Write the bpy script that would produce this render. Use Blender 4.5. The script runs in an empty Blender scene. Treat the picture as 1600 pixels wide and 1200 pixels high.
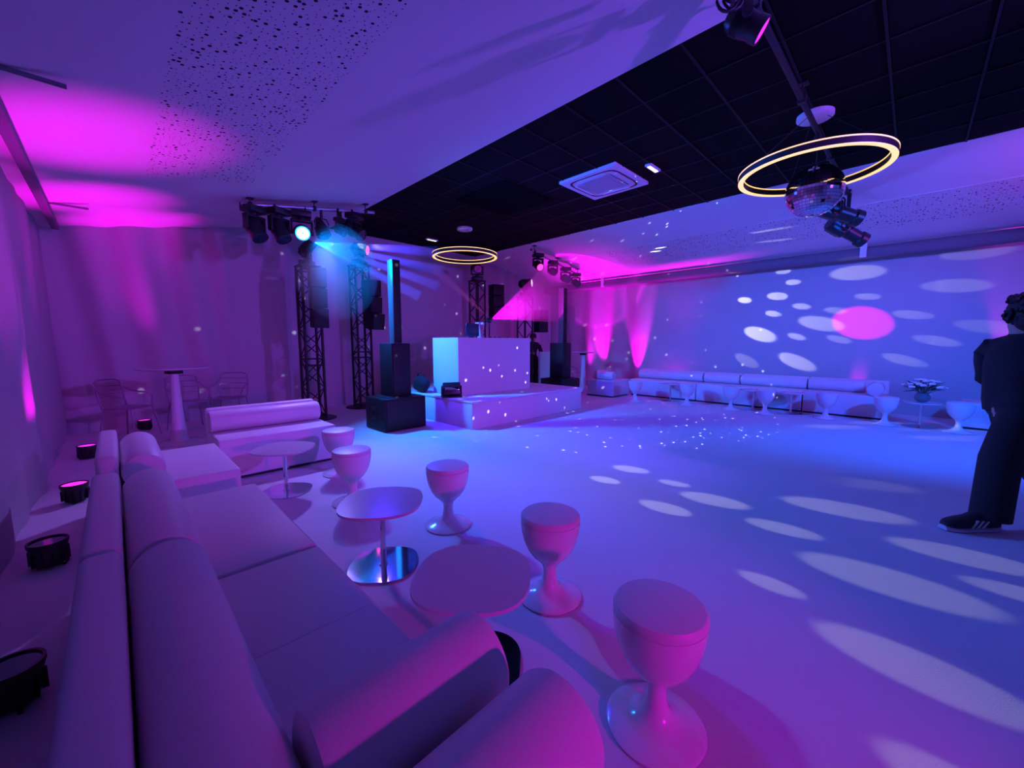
import bpy, bmesh, math, random
from mathutils import Vector, Matrix, noise
random.seed(7)
PI = math.pi
R = math.radians
SC = bpy.context.scene
COL = SC.collection

# ------------------------------------------------------------------ camera
cam_d = bpy.data.cameras.new('camera'); cam = bpy.data.objects.new('camera', cam_d); COL.objects.link(cam)
cam_d.sensor_width = 36.0; cam_d.lens = 36.0 * 623.0 / 1600.0
cam_d.clip_start = 0.02; cam_d.clip_end = 60
cam.location = (0, 0, 1.4)
cam.rotation_euler = (R(84.0), 0, R(-44.9))
SC.camera = cam

# ------------------------------------------------------------------ world, exposure
W = bpy.data.worlds.new('world'); SC.world = W; W.use_nodes = True
W.node_tree.nodes['Background'].inputs[0].default_value = (0.10, 0.02, 0.25, 1)
W.node_tree.nodes['Background'].inputs[1].default_value = 0.05
VS = SC.view_settings
VS.view_transform = 'Standard'; VS.look = 'None'; VS.exposure = 0.0; VS.gamma = 1.0
VS.use_curve_mapping = False
SC.cycles.max_bounces = 7; SC.cycles.diffuse_bounces = 4; SC.cycles.volume_bounces = 0
SC.cycles.caustics_reflective = False; SC.cycles.caustics_refractive = False
SC.cycles.sample_clamp_indirect = 3.0

BLUE = (0.0, 0.27, 1.0); MAG = (1.0, 0.0, 0.95); VIOLET = (0.30, 0.07, 1.0)

def spot(name, loc, target, power, color, angle, blend=0.5, radius=0.05, gobo=None):
    d = bpy.data.lights.new(name, 'SPOT'); d.energy = power; d.color = color
    d.spot_size = R(angle); d.spot_blend = blend; d.shadow_soft_size = radius
    o = bpy.data.objects.new(name, d); COL.objects.link(o); o.location = loc
    o.rotation_euler = (Vector(target) - Vector(loc)).to_track_quat('-Z', 'Y').to_euler()
    if gobo: gobo(d, Vector(loc))
    return o

def gobo_dots(targets):
    """projector gobo: a plate of round holes, one per world direction"""
    def f(d, loc):
        d.use_nodes = True; nt = d.node_tree; N = nt.nodes; L = nt.links
        em = N['Emission']; geo = N.new('ShaderNodeNewGeometry'); prev = None
        for (p, rad, lev) in targets:
            v = Vector(p) - loc; dist = v.length; v.normalize()
            a = rad / dist
            dn = N.new('ShaderNodeVectorMath'); dn.operation = 'DOT_PRODUCT'; dn.inputs[1].default_value = v
            L.new(geo.outputs['Incoming'], dn.inputs[0])
            mr = N.new('ShaderNodeMapRange'); mr.interpolation_type = 'SMOOTHSTEP'
            mr.inputs[1].default_value = math.cos(a * 1.12); mr.inputs[2].default_value = math.cos(a * 0.85)
            mr.inputs[3].default_value = 0; mr.inputs[4].default_value = lev
            L.new(dn.outputs['Value'], mr.inputs[0])
            if prev is None: prev = mr.outputs[0]
            else:
                ad = N.new('ShaderNodeMath'); ad.operation = 'MAXIMUM'
                L.new(prev, ad.inputs[0]); L.new(mr.outputs[0], ad.inputs[1]); prev = ad.outputs[0]
        L.new(prev, em.inputs['Strength'])
    return f

def gobo_sparkle(scale, size):
    def f(d, loc):
        d.use_nodes = True; nt = d.node_tree; N = nt.nodes; L = nt.links
        em = N['Emission']; geo = N.new('ShaderNodeNewGeometry')
        vo = N.new('ShaderNodeTexVoronoi'); vo.inputs['Scale'].default_value = scale
        L.new(geo.outputs['Incoming'], vo.inputs['Vector'])
        mr = N.new('ShaderNodeMapRange'); mr.inputs[1].default_value = size; mr.inputs[2].default_value = size * 0.6
        mr.inputs[3].default_value = 0; mr.inputs[4].default_value = 1
        L.new(vo.outputs['Distance'], mr.inputs[0]); L.new(mr.outputs[0], em.inputs['Strength'])
    return f

# stage lights: most sit in a fixture lens further down; added fills are marked
WASH = Vector((2.24, 6.80, 3.06))
spot('wash_light', WASH + Vector((0.05, -0.13, -0.08)), (5.8, 3.0, 0.0), 1350, (0.0, 0.21, 1.0), 114, 0.8, 0.07)
FLOOR_DOTS = [(3.96,2.12,.16,1),(3.46,2.13,.13,1),(3.86,1.59,.11,1),(3.22,1.40,.16,1),(3.69,1.17,.20,1),(5.26,1.19,.2,.7),
  (4.25,.34,.27,1),(3.13,.02,.27,1),(2.35,-.10,.22,1),(3.48,.61,.16,1),(2.61,.49,.11,1),(3.86,-.32,.22,1),(3.5,-.55,.15,1),
  (8.37,.85,.26,1),(9.3,.37,.22,1),(8.47,-.38,.22,1),(9.4,-.67,.2,1),(5.18,.27,.26,.35),(1.75,-.3,.18,1),(9.0,-.1,.14,.8),(8.9,-.65,.16,.7)]
WALL_DOTS = [(.95,2.80,.145,.9),(-.42,2.41,.12,.7),(2.29,2.44,.085,1.1),(2.95,2.40,.07,1.2),(2.6,1.59,.15,1.2),(2.0,2.72,.06,1),(.74,2.31,.065,.7),
  (2.35,2.05,.065,1),(1.81,2.18,.065,.9),(1.86,1.52,.065,.9),(1.47,1.80,.145,.9),(1.85,.97,.14,1),(.09,1.92,.08,.7),(-.26,1.43,.085,.7),
  (.14,1.06,.09,.7),(1.22,2.06,.065,.6),(1.13,1.46,.07,.6),(-.61,2.96,.12,.5),(-.86,1.67,.11,.5),(2.2,2.98,.06,.8),(2.84,.96,.12,.25)]
GT = [((x, y, 0), r * .68, l) for x, y, r, l in FLOOR_DOTS]
GW = [((10.8, y, z), r, l) for y, z, r, l in WALL_DOTS] + [((9.0, 2.2, 3.5), .045, 1), ((9.5, 2.3, 3.4), .04, .9), ((8.95, 4.25, 3.52), .03, 1), ((9.1, 4.4, 3.5), .03, 1)]
GOBO = Vector((2.80, 6.84, 3.24))
spot('gobo_light', GOBO + Vector((0.10, -0.12, -0.12)), (5.0, 1.0, 0.0), 700, (1.0, 0.98, 0.95), 130, 0.1, 0.012, gobo_dots(GT))
spot('wall_gobo_light', (8.78, 6.60, 2.98), (10.6, 1.2, 2.0), 1700, (1.0, 1.0, 0.95), 70, 0.1, 0.01, gobo_dots(GW))
spot('added_sofa_fill_light', (2.55, 6.72, 2.98), (1.25, 4.9, 0.4), 420, (.30, .18, 1.0), 56, 0.9, 0.05)  # added fill for the sofa facing the viewer; the can itself is dark
spot('pink_spot_light', (3.96, 8.175, 3.296), (10.8, .8, 1.79), 7500, MAG, 3.9, 0.25, 0.02)
DESK = Vector((5.50, 6.18, 1.86))
spot('desk_beam_light', DESK + Vector((.06, 0, .02)), DESK + Vector((2.9, .45, .85)), 1300, MAG, 35, 0.3, 0.02)
spot('desk_backbeam_light', DESK + Vector((-.05, 0, .06)), DESK + Vector((-.9, .6, .95)), 160, (1.0, .1, .6), 14, 0.6, 0.02)
spot('bar_beam_light', (3.08, .79, 3.33), (3.9, -.9, 2.05), 60, (.8, .05, 1.0), 40, 0.6, 0.04)
spot('added_ball_glint_light', (5.66, 1.30, 2.98), (7.4, 5.6, 0.8), 1500, (.9, .85, 1.0), 118, 0.2, 0.004, gobo_sparkle(22, .13))  # free lamp beside the ball, stands in for its reflected glints
spot('added_violet_fill_light', (3.22, 6.60, 3.10), (6.1, 2.2, 0.0), 880, (.04, .02, 1.0), 112, 0.6, 0.07)  # added violet fill next to a dark head, no lit lens there
spot('rear_blue_light', (5.45, -2.62, 3.12), (9.7, 1.9, 0.4), 2300, (.0, .10, 1.0), 88, 1.0, 0.06)
spot('rear_magenta_fill_light', (1.0, -2.9, 1.30), (1.8, 2.5, 0.6), 230, (1.0, 0.0, .85), 56, 0.9, 0.07)  # magenta fill from behind, set low to reach upright faces
spot('added_stage_fill_light', (4.4, -2.62, 3.12), (3.2, 8.6, 2.0), 2000, (.26, .06, 1.0), 72, 0.8, 0.06)  # added fill to lift the stage and back drape
spot('added_rear_wall_fill_light', (7.15, -2.55, 3.15), (10.8, 3.5, 2.8), 110, (1.0, 0.0, .80), 90, 0.9, 0.07)  # added fill to redden the right wall and ceiling

# ------------------------------------------------------------------ materials
MATS = {}
def mat(name, base, rough=0.5, metal=0.0, var=0.0, vscale=8.0, bump=0.0, bscale=200.0, emit=None, estr=0.0, spec=0.5, coat=0.0):
    if name in MATS: return MATS[name]
    m = bpy.data.materials.new(name); m.use_nodes = True; nt = m.node_tree; N = nt.nodes; L = nt.links
    b = N['Principled BSDF']
    b.inputs['Base Color'].default_value = (*base, 1); b.inputs['Roughness'].default_value = rough
    b.inputs['Metallic'].default_value = metal; b.inputs['Specular IOR Level'].default_value = spec
    b.inputs['Coat Weight'].default_value = coat
    tc = N.new('ShaderNodeTexCoord')
    if var > 0:
        n = N.new('ShaderNodeTexNoise'); n.inputs['Scale'].default_value = vscale; n.inputs['Detail'].default_value = 4
        L.new(tc.outputs['Object'], n.inputs['Vector'])
        mx = N.new('ShaderNodeMix'); mx.data_type = 'RGBA'
        mx.inputs[6].default_value = (*[c * (1 - var) for c in base], 1)
        mx.inputs[7].default_value = (*[min(1, c * (1 + var)) for c in base], 1)
        L.new(n.outputs['Fac'], mx.inputs[0]); L.new(mx.outputs[2], b.inputs['Base Color'])
    if bump > 0:
        n2 = N.new('ShaderNodeTexNoise'); n2.inputs['Scale'].default_value = bscale; n2.inputs['Detail'].default_value = 3
        L.new(tc.outputs['Object'], n2.inputs['Vector'])
        bp = N.new('ShaderNodeBump'); bp.inputs['Strength'].default_value = bump; bp.inputs['Distance'].default_value = 0.01
        L.new(n2.outputs['Fac'], bp.inputs['Height']); L.new(bp.outputs['Normal'], b.inputs['Normal'])
    if emit:
        b.inputs['Emission Color'].default_value = (*emit, 1); b.inputs['Emission Strength'].default_value = estr
    MATS[name] = m
    return m

M_FLOOR = mat('white_carpet', (.68, .68, .70), .75, 0, .05, 3, .25, 160)
M_DRAPE = mat('white_drape', (.50, .49, .51), .8, 0, .03, 4, .12, 60)
M_PLASTER = mat('white_plaster', (.80, .79, .80), .85, 0, .02, 2, .05, 90)
M_PERF = mat('perforation_black', (.02, .02, .03), .9)
M_TILE = mat('black_ceiling_tile', (.0016, .0012, .002), .85, 0, .4, 5, .15, 60, spec=.12)
M_TBAR = mat('dark_grid_bar', (.008, .006, .009), .6, spec=.2)
M_RAIL = mat('grey_rail_fabric', (.17, .15, .19), .8, 0, .05, 6)
M_WHITEP = mat('white_painted_metal', (.80, .80, .82), .4, 0, .02, 10)
M_LEATHER = mat('white_leatherette', (.72, .70, .73), .42, 0, .04, 5, .10, 140)
M_PLINTH = mat('dark_plinth', (.03, .03, .035), .6)
M_GLOSS = mat('gloss_white_plastic', (.78, .76, .78), .18, 0, .02, 6, coat=.5)
M_CUSH = mat('white_seat_vinyl', (.72, .70, .72), .4, 0, .03, 12)
M_TOP = mat('matt_white_tabletop', (.62, .62, .65), .22, 0, .02, 8)
M_CHROME = mat('polished_chrome', (.80, .82, .84), .06, 1.0, .03, 4)
M_BLACK = mat('black_painted_steel', (.012, .012, .015), .45, 0, .2, 20)
M_TRUSS = mat('black_truss_tube', (.010, .009, .012), .45, .2, .2, 12)
M_BPLAST = mat('black_plastic', (.015, .015, .018), .38, 0, .2, 15)
M_CAB = mat('black_speaker_paint', (.006, .006, .008), .55, 0, .2, 40, .3, 220, spec=.3)
M_COLUMN = mat('satin_column_speaker', (.11, .11, .12), .3, 0, .1, 20)
M_GRILLE = mat('black_speaker_grille', (.008, .008, .010), .6, .2, .3, 300)
M_PIPE = mat('aluminium_pipe', (.55, .55, .58), .35, .9, .05, 10)
M_BOOTH = mat('white_booth_panel', (.75, .75, .77), .5, 0, .02, 4)
M_STAGE = mat('white_stage_skirt', (.74, .74, .77), .7, 0, .03, 3, .1, 60)
M_LED = mat('warm_led_strip', (1, .8, .45), .5, emit=(1.0, .60, .16), estr=1.35)
M_RINGB = mat('dark_ring_body', (.04, .03, .04), .4, .3, .1, 20)
M_WIRE = mat('dark_cable', (.015, .015, .018), .6, 0, .1, 30)
M_EXIT = mat('lit_diffuser', (.9, .9, .8), .5, emit=(1.0, .93, .70), estr=1.6)
M_LENS_OFF = mat('dark_lens', (.03, .03, .06), .08, 0, .1, 10, coat=.6)
M_LENS_BLUE = mat('lit_blue_led', (.6, .9, 1), .3, emit=(.50, .92, 1.0), estr=3.0)
M_LENS_RIM = mat('lit_blue_rim', (.2, .7, 1), .3, emit=(.0, .55, 1.0), estr=1.6)
M_LENS_MAG = mat('lit_magenta_lens', (.9, .1, .9), .3, emit=(1.0, .03, .85), estr=1.2)
M_LENS_PINK = mat('lit_pink_lens', (.9, .1, .5), .3, emit=(1.0, .06, .35), estr=1.5)
M_LENS_WHITE = mat('lit_white_lens', (.9, .8, 1), .3, emit=(.9, .75, 1.0), estr=2.0)
M_LENS_PURP = mat('lit_purple_lens', (.4, .1, .9), .3, emit=(.32, .03, 1.0), estr=.8)
M_MIRROR = mat('mirror_tile', (.86, .84, .88), .05, 1.0, .03, 30)
M_CLOTH = mat('black_clothing', (.010, .010, .013), .9, 0, .3, 30)
M_SKIN = mat('skin', (.42, .26, .20), .55, 0, .08, 30)
M_HAIR = mat('dark_hair', (.012, .009, .008), .7, 0, .3, 60, .4, 120)
M_SHOE = mat('black_shoe_suede', (.012, .012, .018), .7, 0, .3, 50)
M_SOLE = mat('pale_shoe_sole', (.62, .60, .62), .6, 0, .05, 20)
M_GLASSV = mat('smoky_glass_vase', (.10, .16, .18), .12, 0, .1, 8, coat=.6)
M_PETAL = mat('white_petal', (.80, .80, .78), .6, 0, .06, 30)
M_LEAF = mat('dark_green_leaf', (.05, .13, .08), .6, 0, .3, 20)
M_SCREEN = mat('dark_screen', (.02, .03, .06), .2, 0, .1, 5, coat=.3)
M_PALE = mat('pale_card', (.60, .52, .55), .7, 0, .05, 12)
M_CLEAR = mat('grey_wire_chair', (.34, .26, .36), .4, .2, .05, 10)

# ------------------------------------------------------------------ mesh helpers
class B:
    def __init__(s): s.bm = bmesh.new()
    def box(s, c, size, rot=None, bev=0.0, seg=2):
        M = Matrix.Translation(c)
        if rot: M = M @ (rot if isinstance(rot, Matrix) else Matrix.Rotation(rot, 4, 'Z'))
        M = M @ Matrix.Diagonal((*size, 1))
        r = bmesh.ops.create_cube(s.bm, size=1.0, matrix=M)
        if bev > 0:
            es = set()
            for v in r['verts']:
                for e in v.link_edges: es.add(e)
            bmesh.ops.bevel(s.bm, geom=list(es), offset=bev, segments=seg, profile=.5, affect='EDGES')
        return s
    def rod(s, a, b, r, n=8, r2=None, cap=True):
        a = Vector(a); b = Vector(b); d = b - a
        if d.length < 1e-6: return s
        M = Matrix.Translation((a + b) / 2) @ d.to_track_quat('Z', 'Y').to_matrix().to_4x4()
        bmesh.ops.create_cone(s.bm, cap_ends=cap, segments=n, radius1=r, radius2=r if r2 is None else r2, depth=d.length, matrix=M)
        return s
    def ball(s, c, r, u=12, v=8, sc=(1, 1, 1), rot=None):
        M = Matrix.Translation(c)
        if rot: M = M @ rot
        bmesh.ops.create_uvsphere(s.bm, u_segments=u, v_segments=v, radius=r, matrix=M @ Matrix.Diagonal((*sc, 1)))
        return s
    def lathe(s, prof, n=32, M=None, close=False):
        M = M or Matrix.Identity(4); rings = []
        for (r, z) in prof:
            if r < 1e-5: rings.append([s.bm.verts.new(M @ Vector((0, 0, z)))])
            else: rings.append([s.bm.verts.new(M @ Vector((r * math.cos(2 * PI * k / n), r * math.sin(2 * PI * k / n), z))) for k in range(n)])
        pairs = list(zip(rings[:-1], rings[1:]))
        if close: pairs.append((rings[-1], rings[0]))
        for a, b in pairs:
            for k in range(n):
                k2 = (k + 1) % n
                if len(a) == 1 and len(b) == 1: continue
                if len(a) == 1: f = (a[0], b[k2], b[k])
                elif len(b) == 1: f = (a[k], a[k2], b[0])
                else: f = (a[k], a[k2], b[k2], b[k])
                s.bm.faces.new(f)
        return s
    def tube(s, pts, r, n=6):
        pts = [Vector(p) for p in pts]; rings = []
        for i, p in enumerate(pts):
            t = (pts[min(i + 1, len(pts) - 1)] - pts[max(i - 1, 0)])
            q = t.to_track_quat('Z', 'Y'); rr = r[i] if isinstance(r, (list, tuple)) else r
            rings.append([s.bm.verts.new(p + q @ Vector((rr * math.cos(2 * PI * k / n), rr * math.sin(2 * PI * k / n), 0))) for k in range(n)])
        for a, b in zip(rings[:-1], rings[1:]):
            for k in range(n): s.bm.faces.new((a[k], a[(k + 1) % n], b[(k + 1) % n], b[k]))
        s.bm.faces.new(list(reversed(rings[0]))); s.bm.faces.new(rings[-1])
        return s
    def prism(s, pts, z0, z1, M=None):
        M = M or Matrix.Identity(4)
        a = [s.bm.verts.new(M @ Vector((x, y, z0))) for x, y in pts]; b = [s.bm.verts.new(M @ Vector((x, y, z1))) for x, y in pts]
        n = len(pts)
        for k in range(n): s.bm.faces.new((a[k], a[(k + 1) % n], b[(k + 1) % n], b[k]))
        s.bm.faces.new(list(reversed(a))); s.bm.faces.new(b)
        return s
    def mesh(s, name, m, smooth=True, ang=40):
        bmesh.ops.recalc_face_normals(s.bm, faces=s.bm.faces)
        me = bpy.data.meshes.new(name); s.bm.to_mesh(me); s.bm.free()
        if m: me.materials.append(m)
        if smooth:
            for p in me.polygons: p.use_smooth = True
            try: me.set_sharp_from_angle(angle=R(ang))
            except Exception: pass
        return me
    def obj(s, name, m, parent=None, smooth=True, ang=40, loc=None, rot=None):
        return link(name, s.mesh(name, m, smooth, ang), parent, loc, rot)

def link(name, me, parent=None, loc=None, rot=None):
    o = bpy.data.objects.new(name, me); COL.objects.link(o)
    if parent: o.parent = parent
    if loc: o.location = loc
    if rot: o.rotation_euler = rot
    return o
def tag(o, label, cat, group=None, kind=None):
    o['label'] = label; o['category'] = cat
    if group: o['group'] = group
    if kind: o['kind'] = kind
    return o
def thing(name, label, cat, loc=(0, 0, 0), rz=0.0, group=None):
    o = bpy.data.objects.new(name, None); COL.objects.link(o); o.empty_display_size = .1
    o.location = loc; o.rotation_euler = (0, 0, rz)
    return tag(o, label, cat, group)
def struct(o, label=None):
    o['kind'] = 'structure'
    if label: o['label'] = label
    return o
def dup(root, loc=None, rz=None, label=None, group=None, parent=None):
    r = root.copy(); COL.objects.link(r)
    if parent: r.parent = parent
    if loc is not None: r.location = loc
    if rz is not None: r.rotation_euler = (0, 0, rz)
    if label: r['label'] = label
    if group: r['group'] = group
    for ch in list(root.children): dup(ch, parent=r)
    return r
def superellipse(a, b, n=2.7, k=48):
    out = []
    for i in range(k):
        t = 2 * PI * i / k; c, s_ = math.cos(t), math.sin(t)
        out.append((a * math.copysign(abs(c) ** (2 / n), c), b * math.copysign(abs(s_) ** (2 / n), s_)))
    return out

# ------------------------------------------------------------------ room shell
XL, XR, YB, YF = -.58, 10.80, 8.96, -3.6
X1, X2, ZC, SL = 3.43, 7.46, 3.80, .185
def zc(x):
    if x < X1: return ZC - SL * (X1 - x)
    if x > X2: return ZC - SL * (x - X2)
    return ZC

floor = B().box(((XL + XR) / 2, (YB + YF) / 2, -.05), (XR - XL + .6, YB - YF + .6, .1)).obj('floor', M_FLOOR, smooth=False)
struct(floor, 'white carpeted dance floor of the whole room')

def slope_panel(name, xa, xb, m, label):
    b = B()
    pts = [(xa, zc(xa)), (xb, zc(xb)), (xb, zc(xb) + .12), (xa, zc(xa) + .12)]
    for y in (0,):
        a = [b.bm.verts.new((x, YF - .3, z)) for x, z in pts]; c = [b.bm.verts.new((x, YB + .3, z)) for x, z in pts]
        for k in range(4): b.bm.faces.new((a[k], a[(k + 1) % 4], c[(k + 1) % 4], c[k]))
        b.bm.faces.new(a); b.bm.faces.new(c)
    return struct(b.obj(name, m, smooth=False), label)
ceil_l = slope_panel('ceiling', XL - .3, X1, M_PLASTER, 'white sloping plaster ceiling above the left sofas')
ceil_r = slope_panel('ceiling', X2, XR + .3, M_PLASTER, 'white sloping plaster ceiling above the right-hand sofas')
dark = struct(B().box(((X1 + X2) / 2, (YB + YF) / 2, ZC + .08), (X2 - X1, YB - YF + .6, .08)).obj('ceiling', M_TBAR, smooth=False),
              'black suspended tile ceiling down the middle of the room')
# tiles: 7 columns, own edges, recessed joints
xs = [X1] + [3.98 + .58 * k for k in range(7)]
ys = [.33 + .592 * k for k in range(-6, 15)] + [YB]
tile_cache = {}
AC = (4.98, 5.86, 3.0, 3.95)
for i in range(7):
    for j in range(len(ys) - 1):
        w = xs[i + 1] - xs[i] - .022; h = ys[j + 1] - ys[j] - .022
        if h < .05: continue
        key = (round(w, 3), round(h, 3))
        if key not in tile_cache: tile_cache[key] = B().box((0, 0, 0), (w, h, .03), bev=.005, seg=1).mesh('ceiling_tile', M_TILE, False)
        link('ceiling_tile', tile_cache[key], dark, ((xs[i] + xs[i + 1]) / 2, (ys[j] + ys[j + 1]) / 2, ZC + .021 + random.uniform(-.002, .002)))
# dark access panel, seams and perforations
for x in xs[1:-1]:
    B().box((x, (ys[0] + YB) / 2, ZC + .002), (.02, YB - ys[0], .012)).obj('grid_bar', M_TBAR, dark, False)
for y in ys[1:-1]:
    B().box(((X1 + X2) / 2, y, ZC + .0025), (X2 - X1, .02, .012)).obj('grid_bar', M_TBAR, dark, False)
hp = B().box((4.88, 5.07, ZC - .004), (1.16, 1.18, .03), bev=.006, seg=1).obj('access_panel', mat('matt_black_panel', (.001, .001, .002), .95, 0, .1, 5, spec=.05), dark, False)
def perforation(parent, xa, xb, ya, yb):
    b = B(); n = 0
    cell = .043; ny = int((yb - ya) / cell); nx = int((xb - xa) / cell)
    for i in range(nx):
        for j in range(ny):
            x = xa + (i + random.uniform(.15, .85)) * cell; y = ya + (j + random.uniform(.15, .85)) * cell
            if random.random() < .12: continue
            r = random.choice((.004, .005, .004, .0075, .012, .005, .004)); z = zc(x) - .0015
            s_ = SL if x < X1 else -SL
            k = 8
            vs = [b.bm.verts.new((x + r * math.cos(2 * PI * t / k), y + r * math.sin(2 * PI * t / k), z + s_ * r * math.cos(2 * PI * t / k))) for t in range(k)]
            b.bm.faces.new(vs)
    o = b.obj('perforation', M_PERF, parent, False); o['kind'] = 'stuff'
    return o
perforation(ceil_l, .39, 1.46, -.5, 6.2)
perforation(ceil_r, 8.67, 9.74, -2.0, 5.5)
B().box((8.655, 2.6, zc(8.655) - .001), (.012, 9.0, .006)).obj('ceiling_seam', M_PLASTER, ceil_r, False)

def drape(name, p0, p1, fold, top, thick, label, step=.06, nz=10):
    """standing cloth wall: front surface with folds, flat back; fold(t_metres, z) -> offset towards the room"""
    p0 = Vector(p0); p1 = Vector(p1); L = (p1 - p0).length; u = (p1 - p0) / L; nrm = Vector((-u.y, u.x, 0))
    b = B(); n = int(L / step); rows = []
    for i in range(n + 1):
        t = L * i / n; p = p0 + u * t; zt = top(p.x)
        rows.append([b.bm.verts.new((*(p + nrm * fold(t, zt * j / nz)).xy, zt * j / nz)) for j in range(nz + 1)] +
                    [b.bm.verts.new((*(p - nrm * thick).xy, zt)), b.bm.verts.new((*(p - nrm * thick).xy, 0))])
    m = len(rows[0])
    for a, c in zip(rows[:-1], rows[1:]):
        for k in range(m): b.bm.faces.new((a[k], a[(k + 1) % m], c[(k + 1) % m], c[k]))
    b.bm.faces.new(rows[0]); b.bm.faces.new(rows[-1])
    return struct(b.obj(name, M_DRAPE, ang=70), label)
def nz1(t, s=0.0): return noise.noise(Vector((t, s, 3.1)))
def fold_left(t, z):   # t from the back corner towards the camera
    y = YB + .2 - t
    return .018 * math.sin(t * 9 + 2 * nz1(t * .8)) * (.5 + nz1(t * .7, 4)) + .012 * nz1(t * 3, 9) + .05 * math.exp(-((y - 5.55 + .10 * (z - 1)) / .09) ** 2) - .05 * (z / 3.1)
def fold_back(t, z):   # t from the right corner leftwards
    x = XR + .2 - t; a = 0
    if x < 1.6: a = .055 * math.sin((x + .12 * z) * 11 + 1.5 * nz1(x * 2)) + .06 * nz1(x * 3 + .4 * z, 2) * (1.2 - z / 3)
    if x > 8.3: a = .05 * math.sin(x * 13 + .8 * nz1(x * 2)) * min(1, (x - 8.3) * 3)
    return a + .006 * nz1(x * 1.5, 5)
def fold_right(t, z):  # t from the near right corner to the back
    y = YF - .2 + t
    a = .008 * nz1(y * .9, 6)
    if y > 5.2: a += .05 * math.sin(y * 8 + .1 * z) * min(1, (y - 5.2) * 1.2)
    for s_ in (4.45, 2.15, -.2):
        a -= .014 * math.exp(-((y - s_) / .03) ** 2)
    return a
drape('wall_left', (XL, YB + .2, 0), (XL, YF - .2, 0), fold_left, zc, .1, 'white draped wall behind the left sofas')
drape('wall_back', (XR + .2, YB, 0), (XL - .2, YB, 0), fold_back, lambda x: zc(x), .1, 'white draped wall behind the stage')
drape('wall_right', (XR, YF - .2, 0), (XR, YB + .2, 0), fold_right, zc, .1, 'long white draped wall behind the right-hand sofas')
drape('wall_front', (XL, YF, 0), (XR, YF, 0), lambda t, z: .02 * math.sin(t * 7), lambda x: zc(x), .1, 'white draped wall behind the viewer', step=.12)

# curtain rails along both side walls
lr = B().box((-.46, 2.6, 3.035), (.08, 12.4, .07), bev=.012).obj('trim_1', M_RAIL, smooth=False); struct(lr, 'dark curtain rail along the top of the left wall')
for y in (7.55, 4.1, 1.2):
    B().box((-.30, y, 3.085), (.42, .035, .022), bev=.004).obj('bracket', M_RAIL, lr, False)
prof = [(0, 0), (.07, 0), (.115, .035), (.13, .10), (.115, .17), (.07, .215), (0, .225)]
b = B()
ra = [b.bm.verts.new((10.46 - x, YF + .1, 3.0 + z)) for x, z in prof]; rb = [b.bm.verts.new((10.46 - x, YB - .1, 3.0 + z)) for x, z in prof]
for k in range(len(prof)): b.bm.faces.new((ra[k], ra[(k + 1) % len(prof)], rb[(k + 1) % len(prof)], rb[k]))
b.bm.faces.new(ra); b.bm.faces.new(rb)
rr = b.obj('trim_2', M_RAIL, ang=60); struct(rr, 'grey rounded curtain rail along the top of the right wall')
for y in (6.6, .82, -2.2):
    B().box((10.36, y, 3.14), (.10, .10, .24), bev=.008).obj('bracket', M_WHITEP, rr, False)
    B().box((10.325, y, 3.18), (.02, .10, .19), bev=.004).obj('bracket', M_WHITEP, rr, False)

# ------------------------------------------------------------------ sofas
def sofa(label, origin, rz, length, arm=None, bol=(0.0, None), panel=True, seams=(), grp='white modular lounge sofas', h=.43, depth=.66):
    t = thing('sofa', label, 'sofa', origin, rz, grp)
    B().box((length / 2, depth / 2 + .03, .02), (length - .05, depth - .04, .04)).obj('plinth', M_PLINTH, t, False)
    B().box((length / 2, depth / 2, .035 + (h - .035) / 2), (length - .014, depth, h - .035), bev=.014, seg=3).obj('seat', M_LEATHER, t)
    for s_ in seams: B().box((s_, depth / 2, h - .001), (.004, depth - .03, .004)).obj('seam', M_LEATHER, t, False)
    b0, b1 = bol[0], length if bol[1] is None else bol[1]
    if panel:
        b = B().box((length / 2, depth + .055, .34), (length - .01, .11, .66), bev=.03, seg=4); b.obj('backrest', M_LEATHER, t)
        r = .115
        M = Matrix.Translation((b0 + .01, depth - r - .005, h + r - .004)) @ Matrix.Rotation(PI / 2, 4, 'Y')
        l = b1 - b0 - .02
        B().lathe([(0, 0), (r - .02, 0), (r - .006, .006), (r, .02), (r, l - .02), (r - .006, l - .006), (r - .02, l), (0, l)], 36, M).obj('bolster', M_LEATHER, t)
    if arm is not None:
        r = .12; l = depth + .03 - (.24 if panel else 0)
        M = Matrix.Translation((arm, -.03, h + r - .004)) @ Matrix.Rotation(-PI / 2, 4, 'X')
        B().lathe([(0, 0), (r - .02, 0), (r - .006, .006), (r, .02), (r, l - .02), (r - .006, l - .006), (r - .02, l), (0, l)], 36, M).obj('arm_bolster', M_LEATHER, t)
    return t
# left row, front faces +X : local x -> +Y, local y -> -X
sofa('white sofa module with arm bolster nearest the viewer, bottom edge of the photo', (.63, -.75, 0), PI / 2, 1.38, arm=1.25)
sofa('white left-wall sofa module with arm bolster beside the oval side table', (.63, .64, 0), PI / 2, 1.32, arm=.14, seams=(.72,))
sofa('white left-wall sofa module beside the mirror-based side table', (.63, 1.965, 0), PI / 2, 1.2)
sofa('white left-wall sofa module across a gap, nearest the tall bar table', (.63, 3.60, 0), PI / 2, 1.12, bol=(-.02, .95))
sofa('white sofa facing the viewer in front of the lattice tower', (.66, 4.76, 0), 0, 1.14)
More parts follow.
